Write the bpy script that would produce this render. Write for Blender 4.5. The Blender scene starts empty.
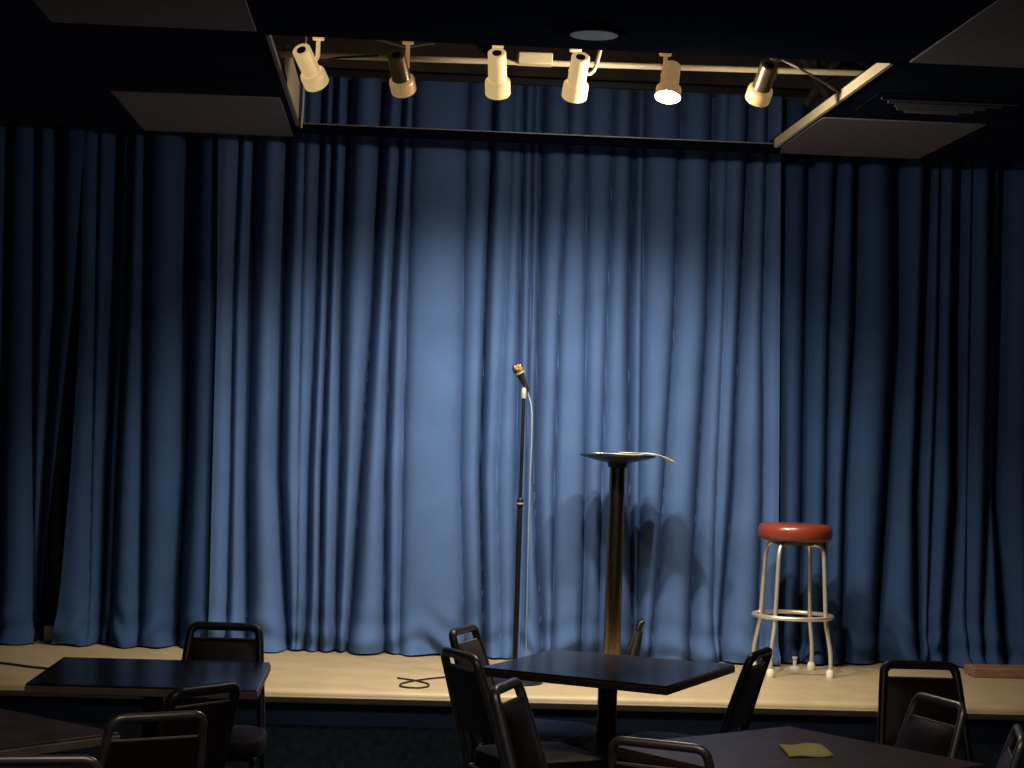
import bpy, bmesh, math, random
from mathutils import Vector, Matrix
random.seed(7)
sc = bpy.context.scene
col = sc.collection
R = math.radians
PI = math.pi

# ------------------------------------------------------------------ materials
def mat(name, base, rough=.6, metal=0., var=0., scale=20., bump=0., bscale=200., spec=.5, emit=None, estr=0., coat=0., stretch=None):
    m = bpy.data.materials.new(name); m.use_nodes = True
    nt = m.node_tree; b = nt.nodes['Principled BSDF']
    b.inputs['Base Color'].default_value = (*base, 1)
    b.inputs['Roughness'].default_value = rough
    b.inputs['Metallic'].default_value = metal
    b.inputs['Specular IOR Level'].default_value = spec
    b.inputs['Coat Weight'].default_value = coat
    if emit:
        b.inputs['Emission Color'].default_value = (*emit, 1)
        b.inputs['Emission Strength'].default_value = estr
    tc = nt.nodes.new('ShaderNodeTexCoord')
    vec = tc.outputs['Object']
    if stretch:
        mp = nt.nodes.new('ShaderNodeMapping'); mp.inputs['Scale'].default_value = stretch
        nt.links.new(vec, mp.inputs['Vector']); vec = mp.outputs['Vector']
    if var:
        n = nt.nodes.new('ShaderNodeTexNoise'); n.inputs['Scale'].default_value = scale; n.inputs['Detail'].default_value = 5
        nt.links.new(vec, n.inputs['Vector'])
        r = nt.nodes.new('ShaderNodeValToRGB')
        r.color_ramp.elements[0].position = .3; r.color_ramp.elements[1].position = .7
        r.color_ramp.elements[0].color = (*[c*(1-var) for c in base], 1)
        r.color_ramp.elements[1].color = (*[min(1, c*(1+var)) for c in base], 1)
        nt.links.new(n.outputs['Fac'], r.inputs['Fac']); nt.links.new(r.outputs['Color'], b.inputs['Base Color'])
    if bump:
        n2 = nt.nodes.new('ShaderNodeTexNoise'); n2.inputs['Scale'].default_value = bscale; n2.inputs['Detail'].default_value = 3
        nt.links.new(vec, n2.inputs['Vector'])
        bp = nt.nodes.new('ShaderNodeBump'); bp.inputs['Strength'].default_value = bump; bp.inputs['Distance'].default_value = .01
        nt.links.new(n2.outputs['Fac'], bp.inputs['Height']); nt.links.new(bp.outputs['Normal'], b.inputs['Normal'])
    return m

M = {}
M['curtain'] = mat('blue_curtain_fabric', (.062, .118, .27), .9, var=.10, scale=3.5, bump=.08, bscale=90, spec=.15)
M['curtain_painted_shade'] = mat('blue_curtain_fabric_painted_shade', (.027, .060, .150), .9, var=.10, scale=3.5, bump=.08, bscale=90, spec=.12)  # same curtain fabric, base colour darkened for the dimmer light at the sides
M['stage_top'] = mat('cream_stage_vinyl', (.40, .315, .185), .5, var=.10, scale=6, bump=.05, bscale=60)
M['black'] = mat('flat_black_paint', (.011, .015, .034), .95, var=.2, scale=4, spec=.0)
M['stage_face'] = mat('dark_teal_carpet', (.10, .145, .165), .95, var=.3, scale=30, bump=.3, bscale=150, spec=.1)
M['floor'] = mat('dark_carpet', (.03, .04, .052), .95, var=.35, scale=40, bump=.3, bscale=200, spec=.1)
M['tile'] = mat('grey_ceiling_tile', (.15, .15, .175), .95, var=.2, scale=60, bump=.4, bscale=250, spec=.1)
M['deck'] = mat('brown_timber_deck', (.062, .048, .042), .9, var=.3, scale=5, spec=.1)
M['cream_metal'] = mat('cream_painted_metal', (.72, .60, .38), .45, var=.06, scale=30)
M['lamp_cream'] = mat('cream_lamp_enamel_added_glow', (.80, .62, .34), .4, var=.05, scale=30, emit=(1, .68, .30), estr=.52)  # emission added to imitate lamp spill on the cream housings
M['lamp_dark'] = mat('dark_bronze_lamp_added_glow', (.10, .07, .045), .35, metal=.6, var=.2, scale=30, emit=(1, .6, .25), estr=.012)  # faint emission added as warm spill light on the dark bodies
M['lamp_copper'] = mat('copper_lamp_added_glow', (.55, .33, .15), .4, metal=.3, var=.15, scale=30, emit=(1, .6, .25), estr=.22)  # emission added so the copper parts look lit by the bulbs
M['lens'] = mat('warm_glowing_lens', (1, .85, .6), .3, emit=(1, .80, .50), estr=12, var=.02)
M['track'] = mat('black_track_metal', (.02, .02, .022), .4, metal=.5, var=.2)
M['bar'] = mat('glossy_black_bar', (.003, .003, .006), .3, metal=.0, var=.2, scale=15, spec=.0)
M['wire'] = mat('pale_cable', (.55, .48, .36), .5, var=.1)
M['mic_cable'] = mat('grey_rubber_cable', (.20, .24, .28), .5, var=.1)
M['black_cable'] = mat('black_rubber_cable', (.012, .012, .014), .5, var=.1)
M['chrome'] = mat('polished_chrome', (.80, .74, .64), .36, metal=.75, var=.05, scale=20)
M['dark_metal'] = mat('dark_stand_metal', (.025, .025, .03), .35, metal=.7, var=.2)
M['brass'] = mat('aged_brass_pole', (.26, .20, .115), 0.22, metal=1., var=.2, scale=40, bump=.02, bscale=120)
M['grille'] = mat('gold_mic_grille', (.18, .125, .06), .3, metal=.9, var=.3, scale=300, bump=.5, bscale=500)
M['red_vinyl'] = mat('red_orange_vinyl', (.215, .036, .017), .3, var=.15, scale=12, coat=.25)
M['rubber'] = mat('white_rubber_foot', (.75, .70, .58), .6, var=.08)
M['paper'] = mat('cream_paper', (.78, .70, .58), .8, var=.05)
M['yellow_paper'] = mat('yellow_note_paper', (.82, .76, .27), .8, var=.10, scale=25)
M['table_top'] = mat('dark_glossy_laminate', (.034, .032, .034), .17, var=.35, scale=14, spec=.8)
M['table_top_brown'] = mat('brown_laminate', (.13, .09, .08), .33, var=.3, scale=14, spec=.45)
M['table_edge'] = mat('brown_table_edge', (.085, .055, .040), .5, var=.2, scale=20)
M['table_edge_pale'] = mat('taupe_table_edge', (.27, .22, .18), .5, var=.2, scale=20)
M['pedestal'] = mat('black_iron_pedestal', (.015, .015, .02), .35, metal=.5, var=.2)
M['chair_frame'] = mat('dark_grey_chair_tube', (.06, .06, .062), .38, metal=.6, var=.2, scale=30)
M['chair_frame_light'] = mat('silver_chair_tube', (.34, .33, .30), .35, metal=.75, var=.2, scale=30)
M['chair_vinyl'] = mat('dark_maroon_vinyl', (.030, .014, .016), .5, var=.3, scale=30, bump=.1, bscale=80)
M['piping'] = mat('pale_chair_piping', (.30, .27, .25), .4, var=.1)
M['wood'] = mat('reddish_brown_plank', (.23, .12, .075), .6, var=.3, scale=9, stretch=(1, 12, 12))
M['post'] = mat('dark_post_paint', (.012, .012, .014), .7, var=.2)
M['block'] = mat('pale_wood_block', (.50, .40, .28), .7, var=.15, scale=20)
M['glass_dim'] = mat('frosted_light_lens', (.30, .36, .36), .35, var=.06, scale=30)
M['grey_metal'] = mat('grey_vent_metal', (.16, .16, .17), .5, metal=.3, var=.15)
M['clear'] = mat('pale_plastic', (.45, .45, .42), .3, var=.1)

# ------------------------------------------------------------------ mesh helpers
def obj(name, bm, m, parent=None, smooth=True, bevel=0., seg=2, loc=None):
    me = bpy.data.meshes.new(name)
    bmesh.ops.recalc_face_normals(bm, faces=bm.faces)
    bm.to_mesh(me); bm.free()
    for p in me.polygons: p.use_smooth = smooth
    o = bpy.data.objects.new(name, me); col.objects.link(o)
    me.materials.append(M[m] if isinstance(m, str) else m)
    if loc: o.location = loc
    if parent: o.parent = parent
    if bevel:
        b = o.modifiers.new('bevel', 'BEVEL'); b.width = bevel; b.segments = seg; b.limit_method = 'ANGLE'; b.angle_limit = R(40)
    if smooth:
        try:
            me.set_sharp_from_angle(angle=R(42))
        except Exception:
            pass
    return o

def thing(name, label, cat, loc=(0, 0, 0), rz=0, group=None):
    o = bpy.data.objects.new(name, None); col.objects.link(o)
    o.location = loc; o.rotation_euler = (0, 0, rz); o.empty_display_size = .1
    o['label'] = label; o['category'] = cat
    if group: o['group'] = group
    return o

def tag(o, label, cat, group=None):
    o['label'] = label; o['category'] = cat
    if group: o['group'] = group
    return o

def struct(o):
    o['kind'] = 'structure'; return o

def box(bm, a, b, mtx=None):
    vs = []
    for z in (a[2], b[2]):
        for x, y in ((a[0], a[1]), (b[0], a[1]), (b[0], b[1]), (a[0], b[1])):
            v = Vector((x, y, z)); vs.append(bm.verts.new(mtx @ v if mtx else v))
    for f in ((0, 3, 2, 1), (4, 5, 6, 7), (0, 1, 5, 4), (1, 2, 6, 5), (2, 3, 7, 6), (3, 0, 4, 7)):
        bm.faces.new([vs[i] for i in f])
    return bm

def BX(a, b, mtx=None): return box(bmesh.new(), a, b, mtx)

def lathe(profile, n=40, bm=None, mtx=None, cap=True):
    bm = bm or bmesh.new(); rings = []
    for r, z in profile:
        ring = []
        for i in range(n):
            t = 2*PI*i/n; v = Vector((r*math.cos(t), r*math.sin(t), z))
            ring.append(bm.verts.new(mtx @ v if mtx else v))
        rings.append(ring)
    for a, b in zip(rings, rings[1:]):
        for i in range(n): bm.faces.new((a[i], a[(i+1) % n], b[(i+1) % n], b[i]))
    if cap:
        bm.faces.new(rings[0][::-1]); bm.faces.new(rings[-1])
    return bm

def smooth_path(pts, k=6, closed=False):
    P = [Vector(p) for p in pts]; out = []; n = len(P)
    last = n if closed else n-1
    for i in range(last):
        p0 = P[(i-1) % n] if (closed or i > 0) else P[0]*2-P[1]
        p1 = P[i]; p2 = P[(i+1) % n]
        p3 = P[(i+2) % n] if (closed or i+2 < n) else P[-1]*2-P[-2]
        for s in range(k):
            t = s/k
            out.append(.5*((2*p1)+(p2-p0)*t+(2*p0-5*p1+4*p2-p3)*t*t+(3*p1-p0-3*p2+p3)*t**3))
    if not closed: out.append(P[-1])
    return out

def round_path(pts, r, k=6):
    P = [Vector(p) for p in pts]; out = [P[0]]
    for i in range(1, len(P)-1):
        a = (P[i-1]-P[i]); b = (P[i+1]-P[i]); d = min(r, a.length*.48, b.length*.48)
        s = P[i]+a.normalized()*d; e = P[i]+b.normalized()*d
        for j in range(k+1):
            t = j/k; out.append((1-t)**2*s+2*t*(1-t)*P[i]+t*t*e)
    out.append(P[-1]); return out

def tube(path, r, n=10, bm=None, closed=False, flat=1.):
    bm = bm or bmesh.new(); P = [Vector(p) for p in path]; N = len(P); rings = []
    def tan(i):
        if closed: return (P[(i+1) % N]-P[(i-1) % N]).normalized()
        return (P[min(i+1, N-1)]-P[max(i-1, 0)]).normalized()
    t0 = tan(0); ref = Vector((0, 0, 1)) if abs(t0.z) < .9 else Vector((0, 1, 0))
    u = t0.cross(ref).normalized()
    for i in range(N):
        t = tan(i); u = (u-t*u.dot(t)).normalized(); w = t.cross(u)
        rr = r[i] if isinstance(r, (list, tuple)) else r
        rings.append([bm.verts.new(P[i]+(u*math.cos(2*PI*j/n)+w*math.sin(2*PI*j/n)*flat)*rr) for j in range(n)])
    m = N if closed else N-1
    for i in range(m):
        a, b = rings[i], rings[(i+1) % N]
        for j in range(n): bm.faces.new((a[j], a[(j+1) % n], b[(j+1) % n], b[j]))
    if not closed:
        bm.faces.new(rings[0][::-1]); bm.faces.new(rings[-1])
    return bm

def dup(root, loc, rz, label, group=None):
    r = root.copy(); col.objects.link(r); r.location = loc; r.rotation_euler = (0, 0, rz); r['label'] = label
    if group: r['group'] = group
    for ch in list(root.children):
        c = ch.copy(); col.objects.link(c); c.parent = r
        for g in list(ch.children):
            d = g.copy(); col.objects.link(d); d.parent = c
    return r

def axis_mtx(p, d):
    d = Vector(d).normalized()
    return Matrix.Translation(Vector(p)) @ d.to_track_quat('Z', 'Y').to_matrix().to_4x4()

# ------------------------------------------------------------------ camera
cd = bpy.data.cameras.new('camera'); cam = bpy.data.objects.new('camera', cd); col.objects.link(cam); sc.camera = cam
FPX, PITCH, ROLL, YAW, EYE = 1900., R(1.238), R(1.923), R(3.522), 1.669
cd.sensor_width = 36; cd.sensor_fit = 'HORIZONTAL'; cd.lens = FPX*36/1024; cd.clip_end = 100
def world_dir(X, Y, Z):
    c, s = math.cos(PITCH), math.sin(PITCH); Y, Z = Y*c-Z*s, Y*s+Z*c
    c, s = math.cos(YAW), math.sin(YAW); return Vector((X*c+Y*s, -X*s+Y*c, Z))
rt = world_dir(math.cos(ROLL), 0, math.sin(ROLL)); up = world_dir(-math.sin(ROLL), 0, math.cos(ROLL)); fw = world_dir(0, 1, 0)
cam.matrix_world = Matrix(((rt.x, up.x, -fw.x, 0), (rt.y, up.y, -fw.y, 0), (rt.z, up.z, -fw.z, EYE), (0, 0, 0, 1)))

# ------------------------------------------------------------------ setting
ZS, YS, YC, ZC = .452, 8.60, 9.95, 3.12
struct(obj('floor', BX((-4.6, -2.5, -.06), (5.6, 10.7, 0)), 'floor', smooth=False))
struct(obj('wall_left', BX((-4.7, -2.5, 0), (-4.6, 10.7, 4.3)), 'black', smooth=False))
struct(obj('wall_right', BX((5.6, -2.5, 0), (5.7, 10.7, 4.3)), 'black', smooth=False))
struct(obj('wall_back', BX((-4.6, 10.6, 0), (5.6, 10.7, 4.3)), 'black', smooth=False))
# stage
struct(obj('stage_floor', BX((-4.58, YS, ZS-.07), (5.58, 10.59, ZS)), 'stage_top', bevel=.06, seg=6))
struct(obj('stage_nosing', BX((-4.58, YS+.012, ZS-.16), (5.58, YS+.05, ZS-.071)), 'black', smooth=False))
struct(obj('stage_riser', BX((-4.58, YS+.06, 0.001), (5.58, YS+.10, ZS-.04)), 'stage_face', smooth=False))
# suspended ceiling with the open lighting bay
XL, XR, YN, YF, YE = -.525, 1.875, 7.24, 9.48, 9.66
bm = bmesh.new()
box(bm, (-4.6, -2.5, ZC), (XL, 9.80, ZC+.05)); box(bm, (XR, -2.5, ZC), (5.6, YE, ZC+.05))
box(bm, (XL, -2.5, ZC), (XR, YN, ZC+.05))
struct(obj('ceiling', bm, 'black', smooth=False))
struct(obj('ceiling_deck', BX((-4.6, 5.5, 4.1), (5.6, 10.6, 4.15)), 'deck', smooth=False))
# opening edges
struct(obj('trim_1', BX((XR-.004, YN, ZC-.004), (XR+.012, YF, ZC+.040)), 'cream_metal', smooth=False))
struct(obj('trim_2', BX((XL-.012, YN, ZC-.002), (XL+.003, YF, ZC+.02)), 'grey_metal', smooth=False))
struct(obj('trim_3', BX((XL-.03, YF, ZC-.028), (XR+.03, YF+.05, ZC+.018)), 'bar', smooth=False))
struct(obj('trim_highlight', BX((XL-.02, YF-.004, ZC+.012), (XR+.02, YF-.0002, ZC+.018)), 'grey_metal', smooth=False))  # thin grey strip added as the highlight along the black bar's top edge
struct(obj('trim_4', BX((XL-.014, 8.45, ZC+.02), (XL+.006, 9.38, ZC+.20)), 'cream_metal', bevel=.004))
# timber header above the curtain rail
struct(obj('wall_header', BX((-4.5, 10.02, 3.46), (5.5, 10.08, 4.1)), 'deck', smooth=False))
for x in (-.9, .49, 2.12, 3.4):
    struct(obj('ceiling_joist', BX((x, 7.3, 3.56), (x+.05, 10.0, 3.78)), 'deck', bevel=.004))
for (a, b) in (((1.98, 9.5, 3.62), (2.16, 9.5, 3.36)), ((2.20, 9.5, 3.60), (2.03, 9.5, 3.34))):
    struct(obj('ceiling_strut', tube([a, b], .022, 8), 'deck'))

# grey tiles lying in the black grid
def tile(x0, y0, x1, y1, label):
    tag(obj('ceiling_tile', BX((x0, y0, ZC-.008), (x1, y1, ZC-.001)), 'tile', bevel=.002), label, 'ceiling tile', 'grey tiles in the black ceiling')
tile(-1.325, 8.64, -.565, 9.79, 'grey ceiling tile beside the shaded end of the lighting bay, touching the curtain')
tile(-1.325, 5.95, -.565, 7.15, 'grey ceiling tile cut by the top of the photo, far from the spotlights')
tile(1.90, 8.52, 2.655, 9.64, 'grey ceiling tile beside the long cream trim, touching the curtain')
tile(1.93, 5.95, 2.69, 7.17, 'grey ceiling tile cut by the top right corner of the photo')

# recessed downlight, unlit
t = thing('recessed_light', 'round recessed ceiling light, unlit, in the black ceiling above the spotlights', 'ceiling light', (.687, 6.947, ZC))
obj('lens', lathe([(.0005, -.006), (.088, -.006), (.088, .004), (.0005, .004)]), 'glass_dim', t)
obj('trim_ring', lathe([(.089, -.004), (.12, -.008), (.13, -.002), (.13, .003), (.089, .003)], cap=False), 'black', t)
# vent grille
t = thing('ceiling_vent', 'black slotted ceiling vent with thin grey blades between the two tiles beside the cream trim', 'vent', (2.32, 8.05, ZC))
bm = bmesh.new()
for k, (y, w) in enumerate(((-.12, .30), (-.04, .25), (.04, .20), (.12, .17), (.18, .12))):
    box(bm, (-w, y, -.016), (w, y+.012, -.004), Matrix.Identity(4))
obj('blade', bm, 'grey_metal', t, smooth=False)['kind'] = 'stuff'
obj('frame', BX((-.33, -.19, -.004), (.33, .24, -.001)), 'black', t, smooth=False)

# ------------------------------------------------------------------ curtains
ZL = (3.061, 2.245, 1.379, .647)
G = [
('A',(-2.055,-2.039,-2.027,-2.009),.05,.026),('A',(-1.912,-1.887,-1.864,-1.841),.05,.026),('A',(-1.80,-1.774,-1.803,-1.82),.09,.0315),
('A',(-2.24,-2.25,-2.26,-2.25),.1,.035),('A',(-2.45,-2.44,-2.46,-2.47),.1,.035),('A',(-2.68,-2.67,-2.69,-2.7),.1,.035),
('B',(-1.595,-1.58,-1.568,-1.556),.03,.021),('B',(-1.497,-1.488,-1.501,-1.495),.15,.042),('B',(-1.348,-1.328,-1.307,-1.29),.06,.0263),
('B',(-1.122,-1.112,-1.091,-1.105),.15,.042),('B',(-1.43,-1.43,-1.44,-1.44),.05,.02),
('C',(-.858,-.86,-.844,-.833),.06,.021),('C',(-.775,-.772,-.761,-.73),.12,.0368),('C',(-.604,-.606,-.591,-.533),.15,.0315),
('C',(-.516,-.507,-.492,-.471),.02,.021),('C',(-.432,-.429,-.435,-.419),.10,.0263),('C',(-.37,-.367,-.368,-.352),.10,.0158),
('C',(-.292,-.294,-.274,-.269),.13,.0263),('C',(-.119,-.133,-.165,-.186),.15,.0263),('C',(-.015,-.034,-.035,-.014),.11,.021),
('C',(.043,.05,.054,.069),.05,.0263),('C',(.331,.343,.357,.403),.05,.0315),('C',(.468,.464,.467,.508),.12,.0158),
('C',(.568,.564,.551,.592),.03,.0263),('C',(.631,.643,.656,.676),.07,.021),('C',(.684,.701,.709,.718),.05,.0158),
('C',(.732,.743,.751,.812),.09,.0263),('C',(.864,.854,.856,.875),.05,.0158),('C',(.97,.997,1.02,1.033),.05,.021),
('C',(1.108,1.108,1.11,1.118),.05,.021),('C',(1.224,1.23,1.263,1.303),.11,.0263),('C',(1.283,1.299,1.316,1.329),.06,.021),
('C',(1.469,1.469,1.443,1.414),.07,.0263),('C',(1.645,1.65,1.624,1.61),.10,.0315),('C',(1.725,1.73,1.72,1.722),.03,.0263),
('C',(1.838,1.826,1.816,1.775),.11,.0315),('C',(1.94,1.944,1.971,1.967),.06,.0263),
('D',(2.036,2.045,2.067,2.084),.06,.0263),('D',(2.187,2.196,2.212,2.213),.10,.0315),('D',(2.337,2.325,2.335,2.341),.08,.0263),
('D',(2.456,2.464,2.442,2.449),.11,.0315),('D',(2.677,2.702,2.674,2.647),.16,.042),('D',(2.845,2.842,2.83,2.857),.15,.0263),
('D',(2.91,2.918,2.911,2.911),.06,.021),('D',(3.014,3.021,3.047,3.019),.15,.0368),('D',(3.084,3.092,3.106,3.111),.04,.021),
('D',(3.193,3.211,3.215,3.203),.06,.0263),('D',(3.258,3.266,3.269,3.333),.14,.042),
('D',(3.46,3.46,3.47,3.49),.1,.035),('D',(3.66,3.66,3.67,3.66),.12,.035),('D',(3.9,3.9,3.9,3.9),.1,.035)]
def zinterp(v, z):
    if z >= ZL[0]: return v[0]+(v[0]-v[1])*(z-ZL[0])/(ZL[0]-ZL[1])*.6
    for i in range(3):
        if z >= ZL[i+1]:
            t = (ZL[i]-z)/(ZL[i]-ZL[i+1]); return v[i]*(1-t)+v[i+1]*t
    return v[3]+(v[3]-v[2])*(ZL[3]-z)/(ZL[2]-ZL[3])*1.2
def vnoise(x, seed):
    i = math.floor(x); f = x-i; f = f*f*(3-2*f)
    def h(n): return math.sin(n*127.1+seed*311.7)*43758.5453 % 1.0
    return h(i)*(1-f)+h(i+1)*f
def make_curtain(panel, edge_l, edge_r, ybase, zt, zb, material, label, hem_seed):
    gs = [g for g in G if g[0] == panel]
    nx = int((edge_r[0]-edge_l[0])/.0055); zs = [zt]
    nz = 64
    for i in range(1, nz+1):
        t = i/nz; zs.append(zt+(zb-zt)*(1-(1-t)**1.45))
    bm = bmesh.new(); rows = []
    for z in zs:
        xl, xr = zinterp(edge_l, z), zinterp(edge_r, z)
        cs = sorted((zinterp(g[1], z), g[2], g[3]) for g in gs)
        bounds = [xl]+[c[0] for c in cs]+[xr]
        dep = {c[0]: c[1] for c in cs}
        low = max(0., (.80-z)/.36)
        row = []
        for i in range(nx+1):
            x = xl+(xr-xl)*i/nx; y = 0.
            for (xc, d, w) in cs:
                u = (x-xc)/w
                if abs(u) < 6: y += d*1.15*math.exp(-1.15*abs(u)**1.1)
            for a, b in zip(bounds, bounds[1:]):
                if a <= x <= b and b > a:
                    gap = b-a; t = (x-a)/gap
                    dl = dep.get(a, .08); dr = dep.get(b, .08)
                    amp = min(.13*gap, .030)*(.3+.7*min(1, (dl+dr)/.22))
                    y -= amp*math.sin(PI*t)**1.25
                    break
            y += .010*(vnoise(x*4.2+z*.25, 3)-.5)+.0025*(vnoise(x*11+z*.8, 5)-.5)
            xx = x; zz = z
            if low > 0:   # cloth breaking and spreading on the stage
                e = low*low
                y -= e*(.055+.10*(vnoise(x*9, hem_seed)-.45))
                y -= e*.03*math.sin(z*38+vnoise(x*6, hem_seed+2)*9)
                xx += e*.05*(vnoise(x*7, hem_seed+4)-.5)
                zz += .020*low*(vnoise(x*11, hem_seed+1)-.2)*(1 if z > zb+.01 else .5)
            row.append(bm.verts.new((xx, ybase+y, max(zz, ZS+.004))))
        rows.append(row)
    for a, b in zip(rows, rows[1:]):
        for i in range(nx): bm.faces.new((a[i], a[i+1], b[i+1], b[i]))
    o = obj('stage_curtain', bm, material)
    return tag(o, label, 'curtain', 'blue stage curtains')
make_curtain('A', (-2.95,)*4, (-1.655, -1.68, -1.745, -1.80), 9.965, 3.47, ZS+.006, 'curtain_painted_shade', 'shade-darkened blue curtain panel at the far end beside the gap with the black post', 11)
make_curtain('B', (-1.665, -1.645, -1.665, -1.70), (-.945, -.93, -.922, -.915), 10.0, 3.47, ZS+.006, 'curtain_painted_shade', 'dim blue curtain panel between the black post and the bright centre panel', 12)
make_curtain('C', (-.962, -.94, -.93, -.92), (2.004, 2.024, 2.046, 2.058), YC, 3.47, ZS+.006, 'curtain', 'wide bright blue curtain panel lit behind the microphone stand', 13)
make_curtain('D', (1.97, 1.99, 2.01, 2.02), (4.3,)*4, 10.03, 3.47, ZS+.006, 'curtain_painted_shade', 'shade-darkened blue curtain panel behind the bar stool and beyond', 14)
tag(obj('curtain_rail', BX((-3.2, 9.835, 3.445), (4.5, 9.872, 3.478)), 'track', bevel=.003), 'black rail along the top of the blue curtains', 'curtain rail')

# post in the curtain gap
t = thing('support_post', 'black post on a pale wooden block in the gap between curtain panels', 'post', (-1.745, 10.16, ZS))
obj('shaft', lathe([(.048, .085), (.048, 3.6)], 16), 'post', t)
obj('foot_block', BX((-.045, -.05, .0), (.045, .05, .084)), 'block', t, bevel=.006)

# ------------------------------------------------------------------ lighting bay
tag(obj('lighting_track', BX((-.50, 7.965, 3.285), (1.86, 8.03, 3.32)), 'track', bevel=.004), 'black lighting track the spotlights clip to', 'lighting track')
t = thing('conduit_pipe', 'cream conduit pipe running across the lighting bay behind the spotlights', 'pipe', (0, 8.35, 0))
obj('tube', tube([(-4.6, 0, 3.212), (.6, 0, 3.274), (5.6, 0, 3.34)], .014, 10), 'cream_metal', t)
obj('junction_box', BX((.49, -.035, 3.262), (.645, .035, 3.315)), 'cream_metal', t, bevel=.006)
tag(obj('ceiling_cable', tube(smooth_path([(-.29, 8.2, 3.322), (-.17, 8.2, 3.324), (-.06, 8.2, 3.300), (.0, 8.2, 3.290), (.06, 8.2, 3.300), (.12, 8.2, 3.312)], 6), .006, 8), 'wire'), 'pale loose cable arching above the dark second spotlight', 'cable')
tag(obj('ceiling_cable', tube(smooth_path([(-.53, 8.1, 3.235), (-.44, 8.1, 3.225), (-.36, 8.1, 3.196), (-.28, 8.1, 3.21), (-.12, 8.1, 3.225)], 6), .005, 8), 'black_cable'), 'black cable crossing in front of the cream spotlight at the bay end', 'cable')
tag(obj('ceiling_cable', tube(smooth_path([(1.575, 8.04, 3.29), (1.66, 8.08, 3.265), (1.76, 8.08, 3.215), (1.872, 8.08, 3.15)], 6), .006, 8), 'wire'), 'pale cable sagging from the dark end spotlight to the cream trim', 'cable')
tag(obj('ceiling_cable', tube(smooth_path([(.832, 8.1, 3.30), (.825, 8.1, 3.27), (.81, 8.1, 3.215), (.79, 8.1, 3.19), (.762, 8.1, 3.195), (.735, 8.06, 3.215)], 6), .009, 8), 'wire'), 'thick cream cable curling from the fourth spotlight up to the track', 'cable')
tag(obj('hanger_wire', tube([(XL+.02, 9.40, 3.10), (XL+.024, 9.40, 3.20), (XL+.028, 9.40, 3.60)], .005, 6), 'cream_metal'), 'thin upright pale hanger at the shaded corner of the lighting bay', 'hanger')

def spotlight(back, front, kind, ad, label):
    b, f = Vector(back), Vector(front); d = (f-b).normalized(); L = (f-b).length
    t = thing('spotlight', label, 'spotlight', (ad[0], 8.0, 3.285), 0, 'spotlights on the ceiling track')
    off = Vector((-ad[0], -8.0, -3.285))
    mtx = Matrix.Translation(off) @ axis_mtx(b, d)
    body_m = {'cream': 'lamp_cream', 'dark': 'lamp_dark', 'half': 'lamp_dark', 'lit': 'lamp_copper'}[kind]
    cup_m = {'cream': 'lamp_cream', 'dark': 'lamp_copper', 'half': 'lamp_copper', 'lit': 'lamp_copper'}[kind]
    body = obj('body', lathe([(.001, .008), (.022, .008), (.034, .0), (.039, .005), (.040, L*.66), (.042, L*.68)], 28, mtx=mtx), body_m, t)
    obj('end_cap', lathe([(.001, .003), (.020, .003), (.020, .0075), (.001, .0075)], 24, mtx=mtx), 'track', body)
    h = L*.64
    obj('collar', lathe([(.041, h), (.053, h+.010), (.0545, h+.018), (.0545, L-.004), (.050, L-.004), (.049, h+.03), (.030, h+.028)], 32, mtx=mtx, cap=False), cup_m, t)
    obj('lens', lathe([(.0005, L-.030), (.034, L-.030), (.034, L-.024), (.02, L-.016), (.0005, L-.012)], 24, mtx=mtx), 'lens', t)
    mid = b+d*(L*.38)+Vector((.0, -.0, 0))
    side = Vector((1, 0, 0)); side = (side-d*side.dot(d)).normalized()
    p_att = mid+side*.036*(1 if ad[0] > mid.x else -1)
    obj('stem', tube(round_path([Vector((ad[0], 8.0, 3.275))+off, Vector((ad[0], 8.0, p_att.z+.02))+off, p_att+off], .012), .009, 10), body_m if kind != 'half' else 'lamp_copper', t)
    obj('track_adapter', BX((-.024, -.02, -.024), (.024, .02, -.002)), body_m if kind != 'half' else 'lamp_copper', t, bevel=.004)
    return f, d
lamps = [
 (spotlight((-.44, 7.93, 3.206), (-.374, 8.07, 3.087), 'cream', (-.372,), 'cream spotlight tilted toward centre stage at the shaded end of the bay'), (.42, 9.65, .25)),
 (spotlight((-.044, 7.93, 3.203), (-.005, 8.07, 3.074), 'half', (.005,), 'dark spotlight with copper collar below the arching pale cable'), (.42, 9.65, .25)),
 (spotlight((.378, 7.93, 3.231), (.395, 8.07, 3.079), 'cream', (.385,), 'cream spotlight hanging straight down beside the junction box'), (.55, 9.65, .25)),
 (spotlight((.732, 7.93, 3.230), (.721, 8.07, 3.080), 'cream', (.715,), 'cream spotlight with thick cream cable curling beside it'), (.65, 9.65, .25)),
 (spotlight((1.131, 8.02, 3.228), (1.109, 7.965, 3.075), 'lit', (1.10,), 'spotlight with its bright glowing bulb facing the audience'), None),
 (spotlight((1.536, 7.93, 3.233), (1.511, 8.07, 3.102), 'dark', (1.575,), 'dark spotlight with copper collar nearest the long cream trim'), (1.0, 9.65, .25))]
POW = [20, 24, 50, 82, 0, 74]
for ((f, d), aim), w in zip(lamps, POW):
    if aim is None: continue
    L = bpy.data.lights.new('spot_beam', 'SPOT'); L.energy = w*2.5; L.color = (1, .87, .69); L.spot_size = R(108); L.spot_blend = 1.0; L.shadow_soft_size = .035
    o = bpy.data.objects.new('spot_beam', L); col.objects.link(o); o.location = f+d*.012
    dv = Vector(aim)-o.location; o.rotation_euler = dv.to_track_quat('-Z', 'Y').to_euler()
L = bpy.data.lights.new('open_bulb', 'POINT'); L.energy = 40; L.color = (1, .86, .68); L.shadow_soft_size = .03
o = bpy.data.objects.new('open_bulb', L); col.objects.link(o); f, d = lamps[4][0]; o.location = f+d*.035

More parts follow.
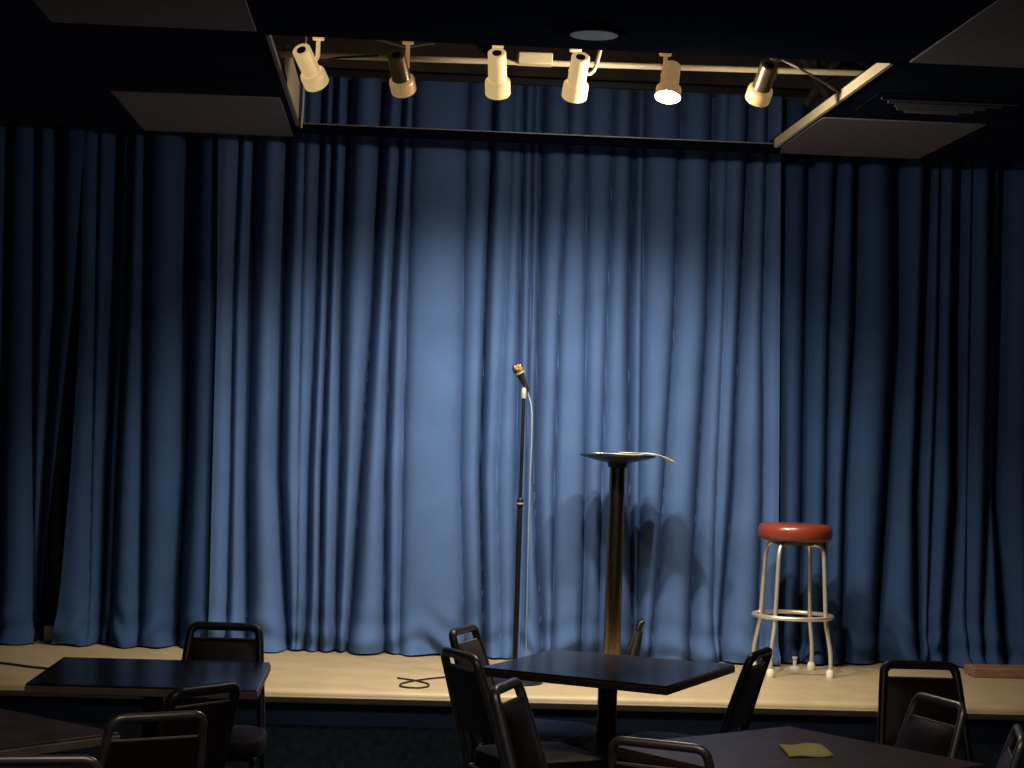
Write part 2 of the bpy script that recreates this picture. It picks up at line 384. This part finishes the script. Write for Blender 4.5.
# ------------------------------------------------------------------ things on the stage
# microphone stand
t = thing('microphone_stand', 'black straight microphone stand at centre stage', 'microphone stand', (.612, 9.0, ZS))
obj('base', lathe([(.001, 0), (.13, 0), (.135, .008), (.12, .022), (.03, .034), (.001, .036)], 40), 'dark_metal', t)
obj('lower_tube', lathe([(.0125, .03), (.0125, .845)], 20), 'dark_metal', t)
obj('upper_tube', lathe([(.0085, .84), (.0085, 1.355)], 18), 'dark_metal', t)
cl = obj('clutch', lathe([(.0125, .83), (.016, .835), (.016, .862), (.0105, .872)], 20), 'dark_metal', t)
obj('collar_ring', lathe([(.0165, .842), (.0175, .846), (.0165, .851)], 20, cap=False), 'chrome', cl)
obj('clip', lathe([(.011, 1.345), (.012, 1.35), (.012, 1.385), (.009, 1.395)], 18), 'chrome', t)
# microphone in its clip
p0 = Vector((.628, 9.012, 1.838)); p1 = Vector((.574, 8.98, 1.944)); d = (p1-p0).normalized(); Lm = (p1-p0).length
mtx = Matrix.Translation(-p0) @ axis_mtx(p0, d)
t = thing('microphone', 'handheld microphone with gold grille tilted up on the stand', 'microphone', p0)
obj('handle', lathe([(.001, -.004), (.010, -.004), (.0115, .0), (.013, .03), (.017, .07), (.0205, .088), (.0205, .092)], 24, mtx=mtx), 'black_cable', t)
obj('grille', lathe([(.0205, .090), (.0245, .096), (.0262, .108), (.0255, .120), (.021, .132), (.012, .140), (.001, .142)], 28, mtx=mtx), 'grille', t)
obj('grille_ring', lathe([(.0208, .089), (.0258, .094), (.0258, .099), (.0208, .101)], 28, mtx=mtx, cap=False), 'chrome', t)
tag(obj('microphone_cable', tube(smooth_path([(.629, 9.014, 1.834), (.638, 9.015, 1.805), (.650, 9.01, 1.76), (.656, 9.0, 1.65), (.655, 9.0, 1.22), (.660, 9.0, .80), (.664, 9.0, .60), (.68, 8.99, .50), (.74, 8.98, .465), (.85, 9.0, .458)], 8), .0032, 8), 'mic_cable'), 'pale grey cable hanging from the microphone beside its stand', 'cable')
# tall pedestal table
tx, ty = 1.136, 9.55
t = thing('pedestal_table', 'tall round-topped table on a brass pole with papers on it', 'table', (tx, ty, ZS))
obj('tabletop', lathe([(.001, 1.044), (.06, 1.046), (.12, 1.058), (.17, 1.071), (.190, 1.077), (.192, 1.081), (.188, 1.085), (.001, 1.085)], 48), 'dark_metal', t)
obj('mounting_plate', lathe([(.040, 1.020), (.048, 1.022), (.052, 1.044), (.06, 1.047)], 32), 'dark_metal', t)
obj('pole', lathe([(.046, .02), (.046, .05), (.044, .3), (.041, .9), (.040, 1.04)], 32), 'brass', t)
obj('base', lathe([(.001, 0), (.24, 0), (.245, .008), (.22, .018), (.06, .035), (.001, .036)], 48), 'pedestal', t)
def sheet(name, label, pts, z0, curl, m, grp=None):
    # paper: grid from origin along u,v, free edge bending down by curl
    o0, u, v = [Vector(p) for p in pts]; bm = bmesh.new(); n = 12; rows = []
    for i in range(n+1):
        row = []
        for j in range(7):
            a = i/n; b = j/6
            p = o0+u*a+v*b; over = max(0., a-.55)
            p = p+Vector((0, 0, -curl*over*over*4+.002*math.sin(a*7+b*3)))
            row.append(bm.verts.new((p.x, p.y, p.z)))
        rows.append(row)
    for a, b in zip(rows, rows[1:]):
        for j in range(6): bm.faces.new((a[j], a[j+1], b[j+1], b[j]))
    o = obj(name, bm, m); s = o.modifiers.new('solid', 'SOLIDIFY'); s.thickness = .0025; s.offset = 1
    return tag(o, label, 'paper', grp)
zt = ZS+1.090
sheet('paper_sheet', 'cream paper sheet drooping over the edge of the tall brass table', ((tx+.01, ty-.17, zt+.006), (.262, .01, .0), (0, .24, 0)), 0, .055, 'paper')
sheet('paper_sheet', 'flat cream paper lying across the tall brass table', ((tx-.125, ty-.165, zt), (.235, .0, .0), (0, .22, 0)), 0, .0, 'paper')
# small folded thing leaning behind the pole
t = thing('folded_tripod', 'small dark folded tripod leaning at the curtain foot behind the brass pole', 'tripod', (1.268, 9.785, ZS))
for k, (a, b) in enumerate((((-.04, 0, .0), (.03, .02, .195)), ((-.012, -.02, .0), (.04, .02, .195)), ((.022, .0, .0), (.046, .03, .17)))):
    obj('leg', tube([a, b], .014, 8), 'post' if k < 2 else 'pedestal', t)
obj('head', tube([(.03, .02, .175), (.045, .025, .215), (.062, .025, .225)], [.02, .019, .012], 10), 'dark_metal', t)

# bar stool
t = thing('bar_stool', 'chrome bar stool with a round red vinyl seat', 'stool', (2.064, 9.60, ZS))
t.scale = (1, 1, .984)
obj('seat', lathe([(.001, .690), (.165, .690), (.180, .696), (.188, .712), (.189, .740), (.184, .760), (.172, .772), (.12, .777), (.001, .779)], 56), 'red_vinyl', t)
obj('seat_plate', lathe([(.001, .668), (.11, .668), (.115, .676), (.15, .688), (.001, .689)], 40), 'dark_metal', t)
ring = [(.198*math.cos(2*PI*i/48), .198*math.sin(2*PI*i/48), .300) for i in range(48)]
obj('foot_ring', tube(ring, .0115, 10, closed=True), 'chrome', t)
for k in range(4):
    a = R(-40+90*k); c, s = math.cos(a), math.sin(a)
    prof = [(.06, .672), (.150, .672), (.166, .62), (.186, .300), (.190, .26), (.222, .115), (.219, .0)]
    path = [(r*c, r*s, z) for r, z in prof]
    lg = obj('leg', tube(round_path(path, .045, 6), .0108, 12), 'chrome', t)
    fx, fy = .219*c, .219*s
    obj('rubber_foot', lathe([(.019, .0), (.0205, .004), (.019, .032), (.013, .042)], 18, mtx=Matrix.Translation((fx, fy, 0))), 'rubber', lg)
# floor fitting, plank, cables
t = thing('floor_fitting', 'small pale floor fitting at the curtain hem behind the bar stool', 'fitting', (2.125, 9.80, ZS))
obj('flange', lathe([(.001, 0), (.030, 0), (.028, .008), (.012, .014), (.001, .014)], 24), 'clear', t)
obj('stub', lathe([(.010, .012), (.010, .05), (.014, .052), (.014, .062), (.001, .064)], 18), 'clear', t)
tag(obj('plank', BX((3.02, 9.62, ZS+.001), (4.3, 9.80, ZS+.05), None), 'wood', bevel=.004), 'reddish brown plank lying on the stage before the dark curtain', 'plank')
bpy.data.objects['plank'].rotation_euler = (0, 0, 0)
tag(obj('stage_cable', tube(smooth_path([(.30, 9.10, ZS+.005), (.248, 9.06, ZS+.005), (.166, 8.975, ZS+.005), (.085, 8.85, ZS+.005), (.075, 8.74, ZS+.005), (.14, 8.70, ZS+.005), (.195, 8.75, ZS+.005), (.20, 8.85, ZS+.005), (.142, 8.95, ZS+.005), (.06, 9.02, ZS+.005)], 8), .004, 8), 'black_cable'), 'thin dark cable looped on the stage near the centre chairs', 'cable')
tag(obj('stage_cable', tube(smooth_path([(-2.6, 9.45, ZS+.006), (-2.1, 9.27, ZS+.006), (-1.83, 9.19, ZS+.006), (-1.61, 9.05, ZS+.006), (-1.3, 8.93, ZS+.006), (-.9, 8.86, ZS+.006)], 8), .0055, 8), 'black_cable'), 'black cable lying on the stage behind the table with pale edges', 'cable')

# ------------------------------------------------------------------ tables
def table(corners, top_m, edge_m, label, group, z=.75, th=.034, ped=True):
    c = sum((Vector((x, y, 0)) for x, y in corners), Vector())/4
    t = thing('cafe_table', label, 'table', c, 0, group)
    P = [Vector((x, y, 0))-c for x, y in corners]
    def slab(s, z0, z1):
        bm = bmesh.new(); a = [bm.verts.new((p.x*s, p.y*s, z0)) for p in P]; b = [bm.verts.new((p.x*s, p.y*s, z1)) for p in P]
        bm.faces.new(a[::-1]); bm.faces.new(b)
        for i in range(4): bm.faces.new((a[i], a[(i+1) % 4], b[(i+1) % 4], b[i]))
        return bm
    obj('tabletop', slab(.992, z-.008, z), top_m, t, bevel=.002)
    obj('edge_band', slab(1.0, z-th, z-.0075), edge_m, t, bevel=.004)
    obj('column', lathe([(.05, .03), (.038, .06), (.038, z-th-.02)], 24), 'pedestal', t)
    obj('top_plate', lathe([(.04, z-th-.03), (.12, z-th-.012), (.12, z-th)], 24), 'pedestal', t)
    b = bmesh.new()
    for k in range(4):
        m = Matrix.Rotation(R(45+90*k), 4, 'Z')
        tb = [(0.03, 0, .045), (.12, 0, .04), (.28, 0, .016)]
        tube([m @ Vector(p) for p in tb], [.03, .028, .016], 8, bm=b)
    obj('base', b, 'pedestal', t)
    return t
table([(-1.203, 6.47), (-1.20, 7.19), (-.428, 7.19), (-.424, 6.45)], 'table_top', 'table_edge_pale', 'dark table with taupe edge in front of the dim end of the stage', 'audience tables')
table([(.358, 7.205), (.686, 7.835), (1.388, 7.50), (1.015, 6.80)], 'table_top', 'table_edge', 'dark glossy square table set diagonally below the microphone stand', 'audience tables')
table([(-.75, 5.53), (-1.27, 4.98), (-1.82, 5.50), (-1.30, 6.05)], 'table_top_brown', 'table_edge_pale', 'brown table at the bottom corner behind the curved chair back', 'audience tables')
table([(1.275, 5.95), (1.715, 5.33), (1.095, 4.89), (.655, 5.51)], 'table_top_brown', 'table_edge', 'brown table with the yellow note, nearest the bottom of the photo', 'audience tables')
sheet('paper_note', 'yellow note lying on the brown table', ((1.155, 5.36, .7525), (.135, .03, 0), (.01, .205, 0)), 0, 0, 'yellow_paper')

# ------------------------------------------------------------------ chairs
H = .845
def chair_back_pt(s, z):       # outline half width and recline at height z
    t = (z-.44)/(H-.44)
    return (s*(.168-.036*t), -.20-.105*t-.02*t*t, z)
def make_chair(name, label, frame_m, fr_r=.0165, slot=.047):
    t = thing(name, label, 'chair', group='stacking banquet chairs')
    # seat cushion
    bm = bmesh.new(); n = 28; rings = []
    for (s, z) in ((.90, .425), (.985, .428), (1.0, .44), (1.0, .465), (.97, .482), (.85, .490), (.4, .493)):
        ring = []
        for i in range(n):
            a = 2*PI*i/n; ca, sa = math.cos(a), math.sin(a); e = .42
            x = math.copysign(abs(ca)**e, ca)*.205*s; y = math.copysign(abs(sa)**e, sa)*.20*s+.01
            x *= 1+.06*(y/.2)*.5
            ring.append(bm.verts.new((x, y, z)))
        rings.append(ring)
    for a, b in zip(rings, rings[1:]):
        for i in range(n): bm.faces.new((a[i], a[(i+1) % n], b[(i+1) % n], b[i]))
    bm.faces.new(rings[0][::-1]); bm.faces.new(rings[-1])
    obj('seat', bm, 'chair_vinyl', t)
    # padded back panel
    bm = bmesh.new(); nz, nxx = 14, 10; fr = []; bk = []
    z0, z1 = .56, H-slot
    for i in range(nz+1):
        z = z0+(z1-z0)*i/nz; cx = chair_back_pt(1, z); w = cx[0]-.004
        e = min(i, nz-i)/nz
        if i == 0: w *= .90
        f_row = []; b_row = []
        for j in range(nxx+1):
            u = -1+2*j/nxx; puff = .020*(1-abs(u)**4)*(1-(abs(2*i/nz-1))**5)
            f_row.append(bm.verts.new((u*w, cx[1]+.006+puff, z))); b_row.append(bm.verts.new((u*w, cx[1]-.008-.006*(1-u**4), z)))
        fr.append(f_row); bk.append(b_row)
    for g, rev in ((fr, 1), (bk, 0)):
        for a, b in zip(g, g[1:]):
            for j in range(nxx):
                q = (a[j], a[j+1], b[j+1], b[j]); bm.faces.new(q[::-1] if rev else q)
    for j in range(nxx):
        bm.faces.new((fr[0][j], fr[0][j+1], bk[0][j+1], bk[0][j])); bm.faces.new((fr[-1][j], bk[-1][j], bk[-1][j+1], fr[-1][j+1]))
    for i in range(nz):
        bm.faces.new((fr[i][0], bk[i][0], bk[i+1][0], fr[i+1][0])); bm.faces.new((fr[i][-1], fr[i+1][-1], bk[i+1][-1], bk[i][-1]))
    bp = obj('backrest', bm, 'chair_vinyl', t)
    cz = chair_back_pt(1, z1)
    obj('piping', tube([(-cz[0]+.012, cz[1], z1+.002), (cz[0]-.012, cz[1], z1+.002)], .0035, 8), 'piping', bp)
    # bent tube loop round the back
    pl = [chair_back_pt(-1, z) for z in (.43, .60, .78)]+[chair_back_pt(-.985, H), chair_back_pt(.985, H)]+[chair_back_pt(1, z) for z in (.78, .60, .43)]
    P = round_path(pl, .075, 8)
    obj('back_frame', tube(P, fr_r, 12), frame_m, t)
    for s in (-1, 1):
        obj('leg', tube(round_path([(s*.175, .185, .0), (s*.172, .165, .36), (s*.168, .12, .42)], .03), .0115, 10), frame_m, t)
        obj('leg', tube(round_path([(s*.185, -.285, .0), (s*.172, -.205, .36), (s*.168, -.20, .44)], .03), .0115, 10), frame_m, t)
    bm = bmesh.new()
    for s in (-1, 1): tube([(s*.17, -.20, .415), (s*.172, .17, .415)], .0105, 8, bm=bm)
    tube([(-.172, .15, .415), (.172, .15, .415)], .0095, 8, bm=bm); tube([(-.17, -.19, .415), (.17, -.19, .415)], .0095, 8, bm=bm)
    obj('seat_frame', bm, frame_m, t)
    return t
dark = make_chair('banquet_chair', 'dark banquet chair behind the taupe-edged table, its handle slot showing the curtain', 'chair_frame')
lite = make_chair('banquet_chair', 'silver-framed banquet chair leaning at the diagonal table, its tall back nearest the table corner', 'chair_frame_light')
slim = make_chair('banquet_chair', 'curved chair back with pale piping at the bottom, before the brown corner table', 'chair_frame_light', .0125, .066)
def put(src, first, p, ang, label, lean=0):
    a = R(ang); d = Vector((math.cos(a), math.sin(a), 0)); o = Vector((p[0], p[1], 0))+d*.325
    if first:
        src.location = o; src.rotation_euler = (0, 0, a-PI/2); src['label'] = label; return src
    return dup(src, o, a-PI/2, label)
put(dark, True, (-.628, 7.50), -92, 'dark banquet chair behind the taupe-edged table, its handle slot showing the curtain')
put(lite, True, (.262, 6.78), 24, 'tall dark chair back with pale side tube at the near corner of the diagonal table')
put(dark, False, (-.534, 5.76), 140, 'dark chair turned side-on between the taupe-edged table and the pale-piped chair')
put(slim, True, (-.61, 5.235), 118, 'curved chair back with pale piping at the bottom, before the brown corner table')
put(dark, False, (.305, 7.60), -22, 'farthest chair at the diagonal table, standing out against the bright curtain')
put(lite, False, (.381, 6.0), -20, 'narrow silver-tubed chair seen edge-on under the corner of the diagonal table')
put(dark, False, (1.40, 7.06), 154, 'dark chair at the diagonal table directly in front of the bar stool')
put(slim, False, (.723, 4.965), 62, 'chair with wide tube loop at the bottom edge, pushed to the yellow note table')
put(dark, False, (1.943, 6.84), -90, 'broad dark chair back facing the audience in front of the plank')
put(slim, False, (1.753, 5.92), 197, 'silver-tubed chair overlapping the broad dark chair beside the yellow note table')
put(slim, False, (1.80, 5.30), 165, 'chair cut by the bottom right corner of the photo')
put(slim, False, (-.803, 4.54), 100, 'chair with only its top bar showing in the bottom left corner')

# ------------------------------------------------------------------ light and world
w = bpy.data.worlds.new('world'); sc.world = w; w.use_nodes = True
bg = w.node_tree.nodes['Background']; bg.inputs['Color'].default_value = (.30, .42, 1.0, 1); bg.inputs['Strength'].default_value = .068
L = bpy.data.lights.new('house_light', 'AREA'); L.energy = 17; L.color = (1, .80, .62); L.shape = 'RECTANGLE'; L.size = 2.4; L.size_y = 1.2
o = bpy.data.objects.new('house_light', L); col.objects.link(o); o.location = (.4, 3.2, 3.05)

sc.view_settings.view_transform = 'Standard'; sc.view_settings.look = 'None'; sc.view_settings.exposure = 0; sc.view_settings.gamma = 1
